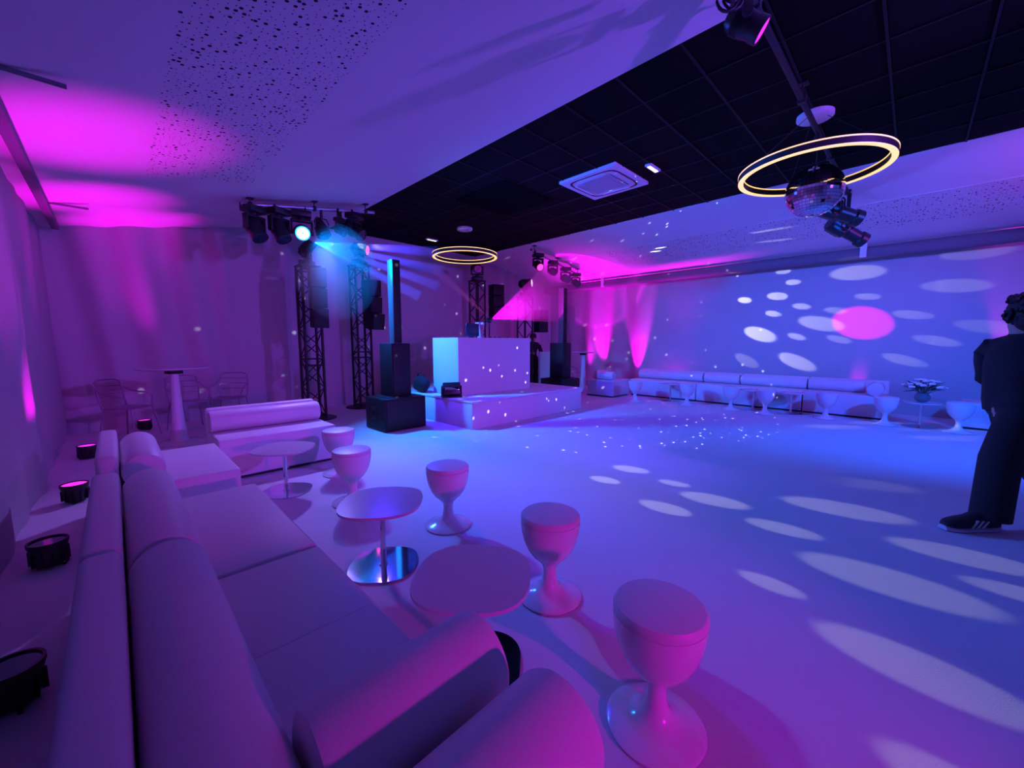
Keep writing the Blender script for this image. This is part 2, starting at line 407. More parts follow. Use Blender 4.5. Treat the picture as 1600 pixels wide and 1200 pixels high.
# right row, front faces -X : local x -> -Y
XS = 9.66
sofa('white corner chaise module at far end of the right-hand sofas', (8.82, 5.26, 0), 0, .84, arm=None, panel=False, depth=.78)
sofa('white right-wall sofa module in the far corner', (XS, 5.26, 0), -PI / 2, 1.70)
sofa('white right-wall sofa module, second from the far corner', (XS, 3.555, 0), -PI / 2, .80)
sofa('white right-wall sofa module behind the middle stools', (XS, 2.75, 0), -PI / 2, 1.25)
sofa('white right-wall sofa module with arm bolster before the empty gap', (XS, 1.495, 0), -PI / 2, 1.23, arm=1.06, bol=(0, .90))
sofa('white sofa seat beyond the gap, behind the walking person', (XS, -.62, 0), -PI / 2, 1.6, panel=False)
for nm, lab, c, ax in (('bolster_cushion', 'short white bolster cushion on the far chaise, lit pink', (8.98, 5.56, .43 + .11), 0),
                       ('bolster_cushion', 'white bolster cushion lying at the back of the far chaise', (9.28, 5.93, .43 + .11), PI / 2)):
    r = .11; l = .46
    M = Matrix.Translation(c) @ Matrix.Rotation(ax, 4, 'Z') @ Matrix.Rotation(PI / 2, 4, 'X') @ Matrix.Translation((0, 0, -l / 2))
    o = B().lathe([(0, 0), (r - .02, 0), (r, .02), (r, l - .02), (r - .02, l), (0, l)], 32, M).obj(nm, M_LEATHER)
    tag(o, lab, 'cushion', 'loose bolsters on the chaise')

# ------------------------------------------------------------------ stools and tables
def make_stool(label, loc):
    t = thing('goblet_stool', label, 'stool', loc, random.uniform(0, 6), 'white goblet stools')
    B().lathe([(0, .0), (.165, .0), (.173, .004), (.174, .010), (.165, .017), (.12, .027), (.075, .045), (.048, .075), (.037, .115), (.035, .155),
               (.042, .185), (.066, .212), (.098, .242), (.124, .280), (.143, .325), (.155, .375), (.161, .428), (.161, .441), (.155, .441), (0, .441)], 48).obj('goblet_shell', M_GLOSS, t)
    B().lathe([(0, .436), (.154, .436), (.161, .446), (.161, .462), (.152, .474), (.11, .482), (.05, .485), (0, .485)], 48).obj('seat_pad', M_CUSH, t)
    return t
ST = [((1.31, .57, 0), 'white goblet stool nearest the viewer, largest of all'), ((1.62, 1.33, 0), 'white goblet stool behind the oval table, second nearest'),
      ((1.73, 2.43, 0), 'white goblet stool standing alone past the mirror-based table'), ((1.40, 3.38, 0), 'white goblet stool just behind the mirror-based table'),
      ((1.63, 4.25, 0), 'white goblet stool touching the sofa that faces the viewer'),
      ((8.75, 4.62, 0), 'white goblet stool in front of the far chaise corner'), ((9.02, 3.50, 0), 'white goblet stool, second from the far chaise'),
      ((9.08, 2.62, 0), 'white goblet stool, third from the far chaise'), ((8.95, 1.97, 0), 'white goblet stool, fourth from the far chaise'),
      ((9.20, 1.06, 0), 'white goblet stool, fifth from the far chaise, before the arm bolster'), ((9.22, .26, 0), 'white goblet stool left of the flower vase'),
      ((9.22, -.58, 0), 'white goblet stool between the flower vase and the walking person')]
st0 = make_stool(ST[0][1], ST[0][0])
for p, l in ST[1:]: dup(st0, p, random.uniform(0, 6), l)

def make_table(label, loc, rz):
    t = thing('side_table', label, 'table', loc, rz, 'low pedestal side tables')
    b = B().prism(superellipse(.245, .245), .405, .420); b.obj('tabletop', M_TOP, t, ang=50)
    b = B().prism(superellipse(.205, .205), .0, .012); b.obj('base_plate', M_CHROME, t, ang=50)
    B().rod((0, 0, .01), (0, 0, .405), .018, 20).rod((0, 0, .012), (0, 0, .02), .03, 20).rod((0, 0, .385), (0, 0, .405), .05, 20).obj('pedestal', M_CHROME, t)
    B().rod((.016, 0, .22), (.05, 0, .22), .005, 8).ball((.052, 0, .22), .009, 10, 6).obj('height_lever', M_CHROME, t)
    return t
TB = [((1.01, 1.25, 0), R(40), 'oval white side table beside the near arm bolster'), ((1.11, 2.26, 0), R(50), 'side table with mirror-bright chrome base by the left sofas'),
      ((1.06, 4.08, 0), R(44), 'side table in front of the sofa facing the viewer'), ((9.35, 4.02, 0), R(45), 'far side table between the first two right-hand stools'),
      ((9.36, 2.28, 0), R(45), 'far side table among the middle right-hand stools'), ((9.35, 1.62, 0), R(40), 'far side table beside the fourth right-hand stool'),
      ((9.35, -.16, 0), R(45), 'far side table carrying the flower vase')]
tb0 = make_table(TB[0][2], TB[0][0], TB[0][1])
for p, a, l in TB[1:]: dup(tb0, p, a, l)

# flowers in a round vase
fv = thing('flower_vase', 'round smoky vase of white flowers on the far side table', 'vase', (9.35, -.16, .42))
B().lathe([(0, 0), (.05, 0), (.085, .03), (.10, .075), (.09, .12), (.065, .15), (.058, .15), (.08, .11), (.085, .075), (.07, .035), (0, .02)], 28).obj('vase', M_GLASSV, fv)
rng = random.Random(3)
for k in range(24):
    a = k * 2.4; rad = .04 + .21 * (k / 24) ** .6; z = .17 + .19 * math.cos(rad / .26 * 1.4) + rng.uniform(-.02, .03)
    c = Vector((rad * math.cos(a), rad * math.sin(a), z))
    b = B()
    for i in range(9):
        d = Vector((math.cos(i * 2.4), math.sin(i * 2.4), .5 + .12 * i)).normalized()
        b.ball(c + d * .026, .024, 8, 5, (1, 1, .7))
    o = b.obj('blossom', M_PETAL, fv); B().tube([(0, 0, .10), c * .6 + Vector((0, 0, .06)), c], .004, 5).obj('stem', M_LEAF, o)
for k in range(30):
    a = k * 2.1; b = B(); d = Vector((math.cos(a), math.sin(a), rng.uniform(-.1, .8))).normalized(); sd = Vector((-math.sin(a), math.cos(a), 0)); o_ = Vector((0, 0, .17))
    L_ = rng.uniform(.20, .32); up = d.cross(sd)
    p = [o_ + d * L_ * s_ + sd * w_ + up * (.02 * math.sin(s_ * 3)) for s_, w_ in ((.2, 0), (.5, .03), (.75, .028), (1, 0), (.75, -.028), (.5, -.03))]
    vs = [b.bm.verts.new(q) for q in p] ; vb = [b.bm.verts.new(q + up * .003) for q in p]
    b.bm.faces.new(vs); b.bm.faces.new(list(reversed(vb)))
    for i in range(6): b.bm.faces.new((vs[i], vb[i], vb[(i + 1) % 6], vs[(i + 1) % 6]))
    b.obj('leaf', M_LEAF, fv, False)

# tall bar tables and wire chairs
def bar_table(label, loc, h=1.05, w=.40):
    t = thing('bar_table', label, 'table', loc, .3, 'tall bar tables')
    B().lathe([(0, h - .025), (w - .03, h - .025), (w, h - .012), (w, h), (0, h)], 48).obj('tabletop', M_TOP, t)
    B().box((0, 0, h - .055), (.16, .16, .06), bev=.006).obj('top_mount', M_BLACK, t)
    B().lathe([(0, 0), (.13, 0), (.105, .05), (.075, .3), (.058, .7), (.05, h - .08), (0, h - .08)], 28).obj('column', M_GLOSS, t)
    B().lathe([(0, 0), (.28, 0), (.28, .012), (.15, .03), (0, .03)], 36).obj('foot', M_GLOSS, t)
    return t
bar_table('tall white bar table in the far left corner', (.57, 7.2, 0))
bar_table('tall white bar table beside the far chaise', (9.22, 6.45, 0), 1.13, .30)
def wire_chair(label, loc, rz):
    t = thing('wire_chair', label, 'chair', loc, rz, 'thin wire-frame chairs')
    r = .010
    B().box((0, 0, .45), (.42, .40, .02), bev=.009).obj('seat', M_CLEAR, t)
    for sx in (-1, 1):
        for sy in (-1, 1):
            B().tube([(sx * .19, sy * .17, .45), (sx * .22, sy * .21, .22), (sx * .235, sy * .235, 0)], r, 8).obj('leg', M_CLEAR, t)
        B().tube([(sx * .20, -.16, .45), (sx * .245, -.15, .60), (sx * .25, -.05, .65), (sx * .25, .12, .67), (sx * .22, .22, .74)], r, 8).obj('armrest', M_CLEAR, t)
    B().tube([(-.20, .19, .45), (-.215, .23, .66), (-.20, .26, .83), (-.12, .275, .86), (.12, .275, .86), (.20, .26, .83), (.215, .23, .66), (.20, .19, .45)], r, 8).obj('back_frame', M_CLEAR, t)
    for k in range(3): B().tube([(-.21, .225 + .01 * k, .58 + .09 * k), (0, .262 + .01 * k, .585 + .09 * k), (.21, .225 + .01 * k, .58 + .09 * k)], r * .8, 6).obj('back_slat', M_CLEAR, t)
    return t
wc = wire_chair('wire-frame chair directly behind the tall left bar table', (.80, 8.15, 0), .2)
dup(wc, (1.36, 8.25, 0), -.5, 'wire-frame chair between the left bar table and the lattice tower')
dup(wc, (.10, 8.05, 0), .9, 'wire-frame chair in the far left corner beside the floor light')
dup(wc, (9.55, 7.15, 0), .3, 'wire-frame chair behind the tall bar table beside the chaise')

# ------------------------------------------------------------------ floor uplights
def par(label, loc, rz, on=True, cat='uplight'):
    t = thing('floor_uplight', label, cat, loc, rz, 'black floor uplights along the walls')
    B().lathe([(0, .012), (.062, .012), (.070, .03), (.078, .10), (.092, .15), (.092, .165), (.082, .165), (.080, .150), (0, .150)], 28).obj('housing', M_BPLAST, t)
    B().lathe([(0, .157), (.078, .157), (.078, .152), (0, .152)], 28).obj('lens', M_LENS_MAG if on else M_LENS_OFF, t)
    B().tube([(-.095, 0, .12), (-.10, 0, .03), (-.08, 0, .006), (.08, 0, .006), (.10, 0, .03), (.095, 0, .12)], .007, 6).obj('bracket', M_BLACK, t)
    b = B()
    for k in range(10):
        a = 2 * PI * k / 10; b.box((.080 * math.cos(a), .080 * math.sin(a), .07), (.018, .004, .09), a)
    b.obj('cooling_fins', M_BPLAST, t)
    return t
PARS = [((-.37, 2.36, 0), 'black floor uplight nearest the viewer behind the left sofa', 12, (-.5, 2.5, 3), 30),
        ((-.38, 3.74, 0), 'unlit black floor uplight, second nearest behind the left sofa', 0, None, 0),
        ((-.33, 5.12, 0), 'black floor uplight glowing pink beside the left sofa back', 350, (-.02, 5.2, 3.1), 42),
        ((-.31, 6.95, 0), 'black floor uplight at far end of the left wall', 420, (-.08, 7.3, 3.1), 34),
        ((.27, 8.60, 0), 'black floor uplight at the foot of the back drape', 420, (.34, 8.52, 3.1), 34),
        ((10.56, 7.4, 0), 'floor uplight in the far right corner behind the bar table', 700, (10.0, 6.7, 3.2), 60), ((10.54, 5.60, 0), 'floor uplight behind the far corner of the right-hand sofas', 700, (10.80, 5.66, 1.8), 30),
        ((10.54, 6.80, 0), 'floor uplight behind the far chaise, left of the sofa corner', 500, (10.80, 6.85, 1.8), 30),
        ((10.50, 4.55, 0), 'added floor uplight hidden behind the second right-wall sofa module', 600, (9.0, 4.3, 3.5), 76),  # unseen uplight added to tint the right ceiling magenta
        ((10.58, .78, 0), 'floor uplight behind the right-hand sofa arm bolster', 16, (10.80, .76, .62), 34), ((10.60, -1.25, 0), 'floor uplight on the right wall behind the walking person', 260, (10.80, -1.2, 1.6), 26)]
for p, l, pw, tg, an in PARS:
    par(l, p, random.uniform(0, 3), pw > 20)
    if pw: spot('uplight_lamp', (p[0], p[1], .175), tg, pw * 1.05, MAG, an, 1.0 if an > 30 else .7, .04)
spot('uplight_lamp', (-.34, 5.16, .18), (-.57, 5.75, 1.4), 130, MAG, 24, .8, .03)  # second lamp added in the pink left uplight to streak the drape

# ------------------------------------------------------------------ stage, booth
stg = thing('stage_platform', 'low white stage platform under the booth', 'stage', (0, 0, 0))
B().box((5.46, 6.38, .435), (2.98, 3.00, .03), bev=.012, seg=2).obj('deck', M_STAGE, stg)
B().box((5.46, 4.905, .21), (2.95, .03, .42), bev=.008).obj('front_skirt', M_STAGE, stg)
B().box((3.995, 6.38, .21), (.03, 2.96, .42), bev=.008).obj('side_skirt', M_STAGE, stg)
B().box((6.925, 6.38, .21), (.03, 2.96, .42), bev=.008).obj('side_skirt', M_STAGE, stg)
B().box((5.46, 7.85, .21), (2.9, .03, .42), bev=.008).obj('rear_skirt', M_STAGE, stg)
bo = thing('dj_booth', 'white box booth standing on the stage', 'booth', (0, 0, .45))
B().box((5.20, 5.64, .515), (1.86, .04, 1.03), bev=.004).obj('front_panel', M_BOOTH, bo, False)
B().box((4.29, 6.03, .515), (.04, .74, 1.03), bev=.004).obj('side_panel', M_BOOTH, bo, False)
B().box((6.11, 6.03, .515), (.04, .74, 1.03), bev=.004).obj('side_panel', M_BOOTH, bo, False)
B().box((5.20, 6.05, .96), (1.78, .70, .035), bev=.004).obj('desk_shelf', M_BOOTH, bo, False)
ZD = .45 + .9775
lt = thing('monitor_screen', 'dark monitor seen from behind on the booth desk', 'monitor', (4.99, 6.10, ZD), .12)
B().box((0, 0, .21), (.36, .03, .25), bev=.012).obj('screen_housing', M_SCREEN, lt)
B().box((0, .02, .08), (.05, .03, .15), bev=.006).obj('neck', M_BLACK, lt); B().box((0, .02, .008), (.22, .18, .016), bev=.006).obj('foot', M_BLACK, lt)
ls = thing('folding_stand', 'pale folding equipment stand on the booth desk', 'stand', (5.27, 6.2, ZD), .1)
for s_ in (-1, 1): B().box((s_ * .03, 0, .185), (.045, .10, .37), Matrix.Rotation(s_ * .20, 4, 'Y'), bev=.005).obj('side_arm', M_PALE, ls)
B().box((0, 0, .03), (.14, .16, .05), bev=.006).obj('base', M_PALE, ls)
mx = thing('dj_mixer', 'black mixer deck lying on the booth desk', 'mixer', (5.55, 5.95, ZD))
B().box((0, 0, .03), (.50, .32, .06), bev=.008).obj('body', M_BPLAST, mx)
for i in range(4):
    for j in range(2): B().rod((-.18 + .12 * i, -.08 + .12 * j, .06), (-.18 + .12 * i, -.08 + .12 * j, .078), .014, 12).obj('knob', M_BLACK, mx)

# ------------------------------------------------------------------ moving heads and lamps
def moving_head(label, loc, target, hang=True, s=1.0, lens=None, group='moving-head stage lights', clampto=None, name='moving_head'):
    """loc = pivot of the head; yoke above (hanging) or below (standing)"""
    t = thing(name, label, 'stage light', loc, 0, group)
    d = (Vector(target) - Vector(loc)).normalized(); yaw = math.atan2(d.y, d.x); sg = 1 if hang else -1
    RZ = Matrix.Rotation(yaw, 4, 'Z')
    def P(x, y, z): return (RZ @ Vector((x * s, y * s, z * s)))
    b = B(); b.box(P(0, 0, sg * .31), (.26 * s, .32 * s, .11 * s), RZ, bev=.02 * s); b.obj('base', M_BPLAST, t)
    b = B(); b.rod(P(0, 0, sg * .25), P(0, 0, sg * .20), .06 * s, 16).box(P(0, 0, sg * .195), (.11 * s, .36 * s, .04 * s), RZ, bev=.01 * s)
    b.obj('yoke_bridge', M_BPLAST, t)
    for q in (-1, 1):
        B().box(P(0, q * .165, sg * .09), (.10 * s, .035 * s, .22 * s), RZ, bev=.012 * s).obj('yoke_arm', M_BPLAST, t)
        B().rod(P(0, q * .186, 0), P(0, q * .14, 0), .045 * s, 16).obj('tilt_joint', M_BLACK, t)
    M = d.to_track_quat('Z', 'Y').to_matrix().to_4x4() @ Matrix.Scale(s, 4)
    hd = B().lathe([(0, -.19), (.075, -.185), (.105, -.15), (.125, -.08), (.130, .0), (.118, .10), (.128, .12), (.128, .20), (.112, .205), (.108, .19), (0, .188)], 28, M).obj('lamp_head', M_BPLAST, t)
    b = B()
    for k in range(8): b.lathe([(.131, -.10 + .012 * k), (.135, -.098 + .012 * k), (.135, -.094 + .012 * k), (.131, -.092 + .012 * k)], 24, M)
    b.obj('cooling_ribs', M_BLACK, hd)
    B().lathe([(0, .196), (.106, .196), (.106, .190), (0, .190)], 24, M).obj('lens', lens or M_LENS_OFF, hd)
    if lens is M_LENS_BLUE:
        B().lathe([(.100, .199), (.122, .203), (.122, .206), (.100, .203)], 28, M, True).obj('lens_rim', M_LENS_RIM, hd)
        b = B(); b.ball((M @ Vector((0, 0, .198))), .012 * s, 10, 6)
        for n_, rr_ in ((6, .04), (12, .08)):
            for k in range(n_): b.ball(M @ Vector((rr_ * math.cos(2 * PI * k / n_), rr_ * math.sin(2 * PI * k / n_), .197)), .006 * s, 8, 5)
        b.obj('led_cells', M_LENS_OFF, hd)
    if hang:
        zt = (clampto - loc[2]) if clampto else .45 * s
        for q in (-.07, .07):
            B().box(P(0, q, 0) + Vector((0, 0, (zt + .36 * s) / 2)), (.03, .02, max(.02, zt - .36 * s + .02)), RZ).obj('clamp', M_BLACK, t)
    return t
def cable_loop(name, label, c, r, n=3, seed=0, ax=(1, 0)):
    rg = random.Random(seed); pts = []
    for k in range(n * 16 + 1):
        a = 2 * PI * k / 16; w = r * (1 + .18 * math.sin(a * .37 + seed))
        pts.append((c[0] + ax[0] * w * math.sin(a) + .01 * (k / 16), c[1] + ax[1] * w * math.sin(a) + .012 * math.sin(a * .5), c[2] - w * 1.1 * (1 - math.cos(a)) ))
    return tag(B().tube(pts, .008, 6).obj(name, M_WIRE), label, 'cable', 'coiled lamp cables')

def hung_bar(label, a, b_, susp, pm=None):
    a = Vector(a); b_ = Vector(b_)
    t = thing('lighting_bar', label, 'lighting bar', (0, 0, 0), 0, 'ceiling-hung lighting bars')
    B().rod(a, b_, .025, 16).obj('pipe', pm or M_PIPE, t)
    d = (b_ - a)
    for f in susp:
        p = a + d * f
        B().rod(p, (p.x, p.y, zc(p.x) + .01), .008, 8).box((p.x, p.y, zc(p.x) - .006), (.09, .09, .014)).obj('hanger', M_BLACK, t)
        B().box(p, (.05, .07, .07), bev=.01).obj('clamp', M_BLACK, t)
    for q in (a, b_): B().rod(q - d.normalized() * .004, q + d.normalized() * .004, .028, 16).obj('end_cap', M_BLACK, t)
    return t
BL0, BL1 = Vector((1.42, 6.86, 3.34)), Vector((3.42, 6.86, 3.66))
hung_bar('silver lighting bar hung under the left sloping ceiling', BL0, BL1, (.06, .5, .92))
BR0, BR1 = Vector((7.46, 6.82, 3.66)), Vector((9.52, 6.82, 3.27))
hung_bar('silver lighting bar hung under the right sloping ceiling', BR0, BR1, (.06, .5, .94))
BC0, BC1 = Vector((2.80, .93, 3.66)), Vector((8.35, .88, 3.66))
hung_bar('long lighting bar hung from the black ceiling above the mirror ball', BC0, BC1, (.08, .35, .65, .95), M_TRUSS)
def barz(a, b_, x): return a.z + (b_.z - a.z) * (x - a.x) / (b_.x - a.x)
moving_head('dark moving head at the left end of the left lighting bar', (1.58, 6.86, 3.03), (1.95, 6.2, 1.9), clampto=barz(BL0, BL1, 1.58), s=.86)
moving_head('dark moving head second along the left lighting bar', (1.90, 6.86, 3.07), (2.2, 6.2, 1.9), clampto=barz(BL0, BL1, 1.90), s=.86)
moving_head('moving head shining bright blue-white on the left lighting bar', tuple(WASH + Vector((-.02, .06, .04))), WASH + Vector((-.35, -1.15, -.36)), clampto=barz(BL0, BL1, 2.24), s=.86, lens=M_LENS_BLUE)
moving_head('large dark moving head at the right end of the left lighting bar', (3.06, 6.86, 3.27), (3.4, 6.3, 2.9), clampto=barz(BL0, BL1, 3.06), s=.80)
def par_can(label, loc, target, clampto, lens=M_LENS_OFF, s=1.0):
    t = thing('par_can', label, 'stage light', loc, 0, 'par cans on lighting bars')
    d = (Vector(target) - Vector(loc)).normalized(); M = d.to_track_quat('Z', 'Y').to_matrix().to_4x4() @ Matrix.Scale(s, 4)
    hd = B().lathe([(0, -.20), (.04, -.195), (.06, -.15), (.075, -.08), (.105, .0), (.108, .12), (.098, .12), (.095, .02), (0, .0)], 24, M).obj('can', M_BPLAST, t)
    B().lathe([(0, .03), (.09, .03), (.09, .022), (0, .022)], 24, M).obj('lens', lens, hd)
    yaw = math.atan2(d.y, d.x); RZ = Matrix.Rotation(yaw, 4, 'Z'); zt = clampto - loc[2]
    B().tube([RZ @ Vector(p) for p in ((0, -.12, -.02), (0, -.125, .10), (0, -.09, .17), (0, .09, .17), (0, .125, .10), (0, .12, -.02))], .009, 6).obj('yoke', M_BLACK, t)
    B().box((0, 0, (zt + .17) / 2), (.03, .04, max(.03, zt - .15))).obj('clamp', M_BLACK, t)
    return t
par_can('small dark lamp in a hoop yoke on the left lighting bar', (2.52, 6.86, 3.20), (2.60, 6.5, 2.5), barz(BL0, BL1, 2.52))
moving_head('compact gobo projector between lamps on the left lighting bar', (GOBO.x, GOBO.y, GOBO.z), GOBO + Vector((.6, -.8, -.6)), clampto=barz(BL0, BL1, 2.8), s=.52)
moving_head('moving head with a pink glint on the right lighting bar', (7.72, 6.82, 3.32), (7.4, 6.1, 2.9), clampto=barz(BR0, BR1, 7.72), s=.78, lens=M_LENS_PINK)
moving_head('dark moving head in the middle of the right lighting bar', (8.30, 6.82, 3.24), (8.0, 6.4, 3.1), clampto=barz(BR0, BR1, 8.30), s=.74)
moving_head('large moving head half lost in pink haze on the right lighting bar', (8.85, 6.82, 3.12), (8.5, 6.2, 2.9), clampto=barz(BR0, BR1, 8.85), s=.80)
moving_head('moving head at the wall end of the right lighting bar', (9.32, 6.82, 3.05), (9.0, 6.2, 2.7), clampto=barz(BR0, BR1, 9.32), s=.72)
moving_head('black moving head at the near end of the long ceiling bar', (3.02, .92, 3.43), (3.37, .17, 2.88), clampto=3.66, s=.62, lens=M_LENS_MAG)
cable_loop('lamp_cable', 'black cable coils hanging from the near end of the long ceiling bar', (2.74, .93, 3.52), .06, 4, 1, (.7, -.7))
def profile_spot(label, loc, target, clampto, lens):
    t = thing('profile_spotlight', label, 'stage light', loc, 0, 'profile spotlights on the long ceiling bar')
    d = (Vector(target) - Vector(loc)).normalized(); M = d.to_track_quat('Z', 'Y').to_matrix().to_4x4() @ Matrix.Scale(1.22, 4)
    hd = B().lathe([(0, -.24), (.09, -.235), (.10, -.20), (.10, -.02), (.078, .0), (.075, .16), (.092, .18), (.092, .25), (.080, .25), (.078, .22), (0, .22)], 20, M).obj('lamp_barrel', M_BPLAST, t)
    B().lathe([(0, .236), (.08, .236), (.08, .228), (0, .228)], 20, M).obj('lens', lens, hd)
    B().box((M @ Vector((0, 0, -.12))), (.21, .21, .23), d.to_track_quat('Z', 'Y').to_matrix().to_4x4(), bev=.02).obj('lamp_house', M_BPLAST, t)
    yaw = math.atan2(d.y, d.x); RZ = Matrix.Rotation(yaw, 4, 'Z'); zt = clampto - loc[2]
    B().tube([RZ @ Vector(p) for p in ((0, -.12, 0), (0, -.12, .13), (0, -.08, .17), (0, .08, .17), (0, .12, .13), (0, .12, 0))], .012, 6).obj('yoke', M_BLACK, t)
    B().box((0, 0, (zt + .17) / 2), (.035, .05, max(.03, zt - .15))).obj('clamp', M_BLACK, t)
    return t
profile_spot('upper of two black spotlights beside the mirror ball, purple lens', (7.45, .90, 3.24), (7.95, .28, 2.95), 3.66, M_LENS_PURP)
profile_spot('lower of two black spotlights beside the mirror ball', (8.18, .87, 3.11), (8.62, .36, 2.72), 3.66, M_LENS_OFF)
cable_loop('lamp_cable', 'thin cable loops under the upper spotlight beside the mirror ball', (7.25, .84, 3.34), .06, 3, 2)
cable_loop('lamp_cable', 'thin cable loops beside the lower spotlight', (7.98, .84, 3.24), .06, 3, 3)

# ------------------------------------------------------------------ mirror ball
mb = thing('mirror_ball', 'mirror ball hanging inside the large ring lamp', 'mirror ball', (5.62, .905, 3.06))
rB = .272
B().ball((0, 0, 0), rB - .006, 32, 20).obj('core', mat('ball_core', (.08, .06, .09), .5, 0, .1, 10), mb)
b = B(); nr = 26
for i in range(nr):
    th0 = PI * i / nr + .006; th1 = PI * (i + 1) / nr - .006; thm = (th0 + th1) / 2
    n = max(4, int(2 * PI * math.sin(thm) / (PI / nr)))
    for k in range(n):
        p0 = 2 * PI * k / n + .004 / max(.1, math.sin(thm)); p1 = 2 * PI * (k + 1) / n - .004 / max(.1, math.sin(thm))
        vs = [b.bm.verts.new((rB * math.sin(t_) * math.cos(p), rB * math.sin(t_) * math.sin(p), rB * math.cos(t_))) for t_, p in ((th0, p0), (th1, p0), (th1, p1), (th0, p1))]
        b.bm.faces.new(vs)
mt_ = b.obj('mirror_tiles', M_MIRROR, mb, False); mt_['kind'] = 'stuff'
B().rod((0, 0, rB - .01), (0, 0, .605), .006, 8).obj('hanging_chain', M_BLACK, mb)
B().rod((0, 0, .46), (0, 0, .58), .04, 16).obj('motor', M_BLACK, mb)

# ------------------------------------------------------------------ ring lamps
def ring_lamp(label, x, y, z, Rr=.685):
    t = thing('ring_lamp', label, 'ceiling lamp', (x, y, z), 0, 'glowing ring pendant lamps')
    w = .055; h = .075
    B().lathe([(Rr - w, .006), (Rr, .006), (Rr, h), (Rr - w, h)], 96, None, True).obj('ring_body', M_RINGB, t)
    B().lathe([(Rr - w + .002, 0), (Rr - .002, 0), (Rr - .002, .006), (Rr - w + .002, .006)], 96, None, True).obj('lower_light_strip', M_LED, t)
    B().lathe([(Rr - .003, h - .012), (Rr + .003, h - .012), (Rr + .003, h), (Rr - .003, h)], 96, None, True).obj('outer_light_line', M_LED, t)
    B().lathe([(Rr - w - .003, h - .012), (Rr - w + .003, h - .012), (Rr - w + .003, h), (Rr - w - .003, h)], 96, None, True).obj('inner_light_line', M_LED, t)
    zt = ZC - z
    B().lathe([(0, zt), (.165, zt), (.165, zt - .035), (.15, zt - .045), (0, zt - .045)], 36).obj('canopy', M_WHITEP, t)
    for k in range(3):
        a = .5 + 2 * PI * k / 3; B().rod(((Rr - w / 2) * math.cos(a), (Rr - w / 2) * math.sin(a), h), (.10 * math.cos(a), .10 * math.sin(a), zt - .04), .003, 6).obj('cable', M_WIRE, t)
    return t
ring_lamp('large glowing yellow ring lamp around the mirror ball', 5.46, .92, 3.20)
ring_lamp('far glowing yellow ring lamp above the stage', 5.46, 6.90, 3.19)
for p, l, lx in (((5.47, 2.73), 'small lit emergency light by the ceiling cassette', .30), ((5.49, 8.18), 'small lit emergency light near the back wall', .30)):
    t = thing('emergency_light', l, 'ceiling light', (p[0], p[1], ZC), 0, 'small lit ceiling fittings')
    B().box((0, 0, -.006), (lx, .09, .03), bev=.006).obj('housing', M_WHITEP, t); B().box((0, 0, -.024), (lx * .8, .045, .008)).obj('diffuser', M_EXIT, t)

# ceiling cassette
ac = thing('ceiling_cassette', 'white square air-conditioning cassette in the black ceiling', 'air conditioner', (5.42, 3.48, ZC), 0)
s_ = .475
b = B(); o1 = [(-s_, -s_), (s_, -s_), (s_, s_), (-s_, s_)]; b.prism(o1, -.035, .004); b.obj('panel', M_WHITEP, ac, False)
oc = superellipse(.40, .40, 6, 64); ic = superellipse(.372, .372, 6, 64); b = B()
va = [[b.bm.verts.new((x, y, z)) for x, y in pts] for pts, z in ((oc, -.034), (oc, -.038), (ic, -.038), (ic, -.034))]
for q in range(4):
    for k in range(64): b.bm.faces.new((va[q][k], va[q][(k + 1) % 64], va[(q + 1) % 4][(k + 1) % 64], va[(q + 1) % 4][k]))
b.obj('air_slot', M_BLACK, ac, False)
for k in range(4):
    a = k * PI / 2; RZ = Matrix.Rotation(a, 4, 'Z')
    B().box(RZ @ Vector((0, .345, -.041)), (.46, .055, .008), RZ @ Matrix.Rotation(.12, 4, 'X'), bev=.003).obj('louvre', M_WHITEP, ac, False)
gr = B().box((0, 0, -.037), (.54, .54, .008), bev=.003).obj('intake_grille', mat('grey_intake', (.38, .38, .42), .6, 0, .05, 10), ac, False)
for k in range(17): B().box((0, -.24 + .03 * k, -.043), (.52, .010, .006)).obj('grille_bar', M_WHITEP, gr, False)

# ------------------------------------------------------------------ truss towers
chord_m = {}
def truss(label, loc, h, w=.29, rz=0.0, base=True):
    t = thing('truss_tower', label, 'truss', loc, rz, 'black lattice truss towers')
    hw = w / 2
    if ('c', h) not in chord_m: chord_m[('c', h)] = B().rod((0, 0, 0), (0, 0, h - .02), .024, 10).mesh('chord', M_TRUSS)
    for sx in (-1, 1):
        for sy in (-1, 1): link('chord', chord_m[('c', h)], t, (sx * hw, sy * hw, .02))
    n = int((h - .1) / .26); st = (h - .1) / n
    for key, (a, b_) in {('d', st, w): ((-hw, 0, 0), (hw, 0, st)), ('e', st, w): ((hw, 0, 0), (-hw, 0, st)), ('h', w): ((-hw, 0, 0), (hw, 0, 0))}.items():
        if key not in chord_m: chord_m[key] = B().rod(a, b_, .010, 6).mesh('brace', M_TRUSS)
    for f in range(4):
        a = f * PI / 2; off = Vector((0, -hw, 0)); off.rotate(Matrix.Rotation(a, 3, 'Z'))
        for k in range(n):
            link('brace', chord_m[('d', st, w) if (k + f) % 2 else ('e', st, w)], t, (off.x, off.y, .06 + st * k), (0, 0, a))
        for z in (.06, h * .36, h * .36 + .12, h - .06): link('brace', chord_m[('h', w)], t, (off.x, off.y, z), (0, 0, a))
    B().box((0, 0, h + .01), (w + .06, w + .06, .02), bev=.004).obj('top_plate', M_BLACK, t, False)
    B().lathe([(0, 0), (.36, 0), (.37, .006), (.36, .016), (0, .02)], 40).obj('base_plate', M_BLACK, t)
    return t
truss('black lattice tower behind the sofa that faces the viewer', (2.54, 7.68, 0), 2.72)
truss('black lattice tower between the left tower and the speaker column', (3.78, 8.35, 0), 2.98)
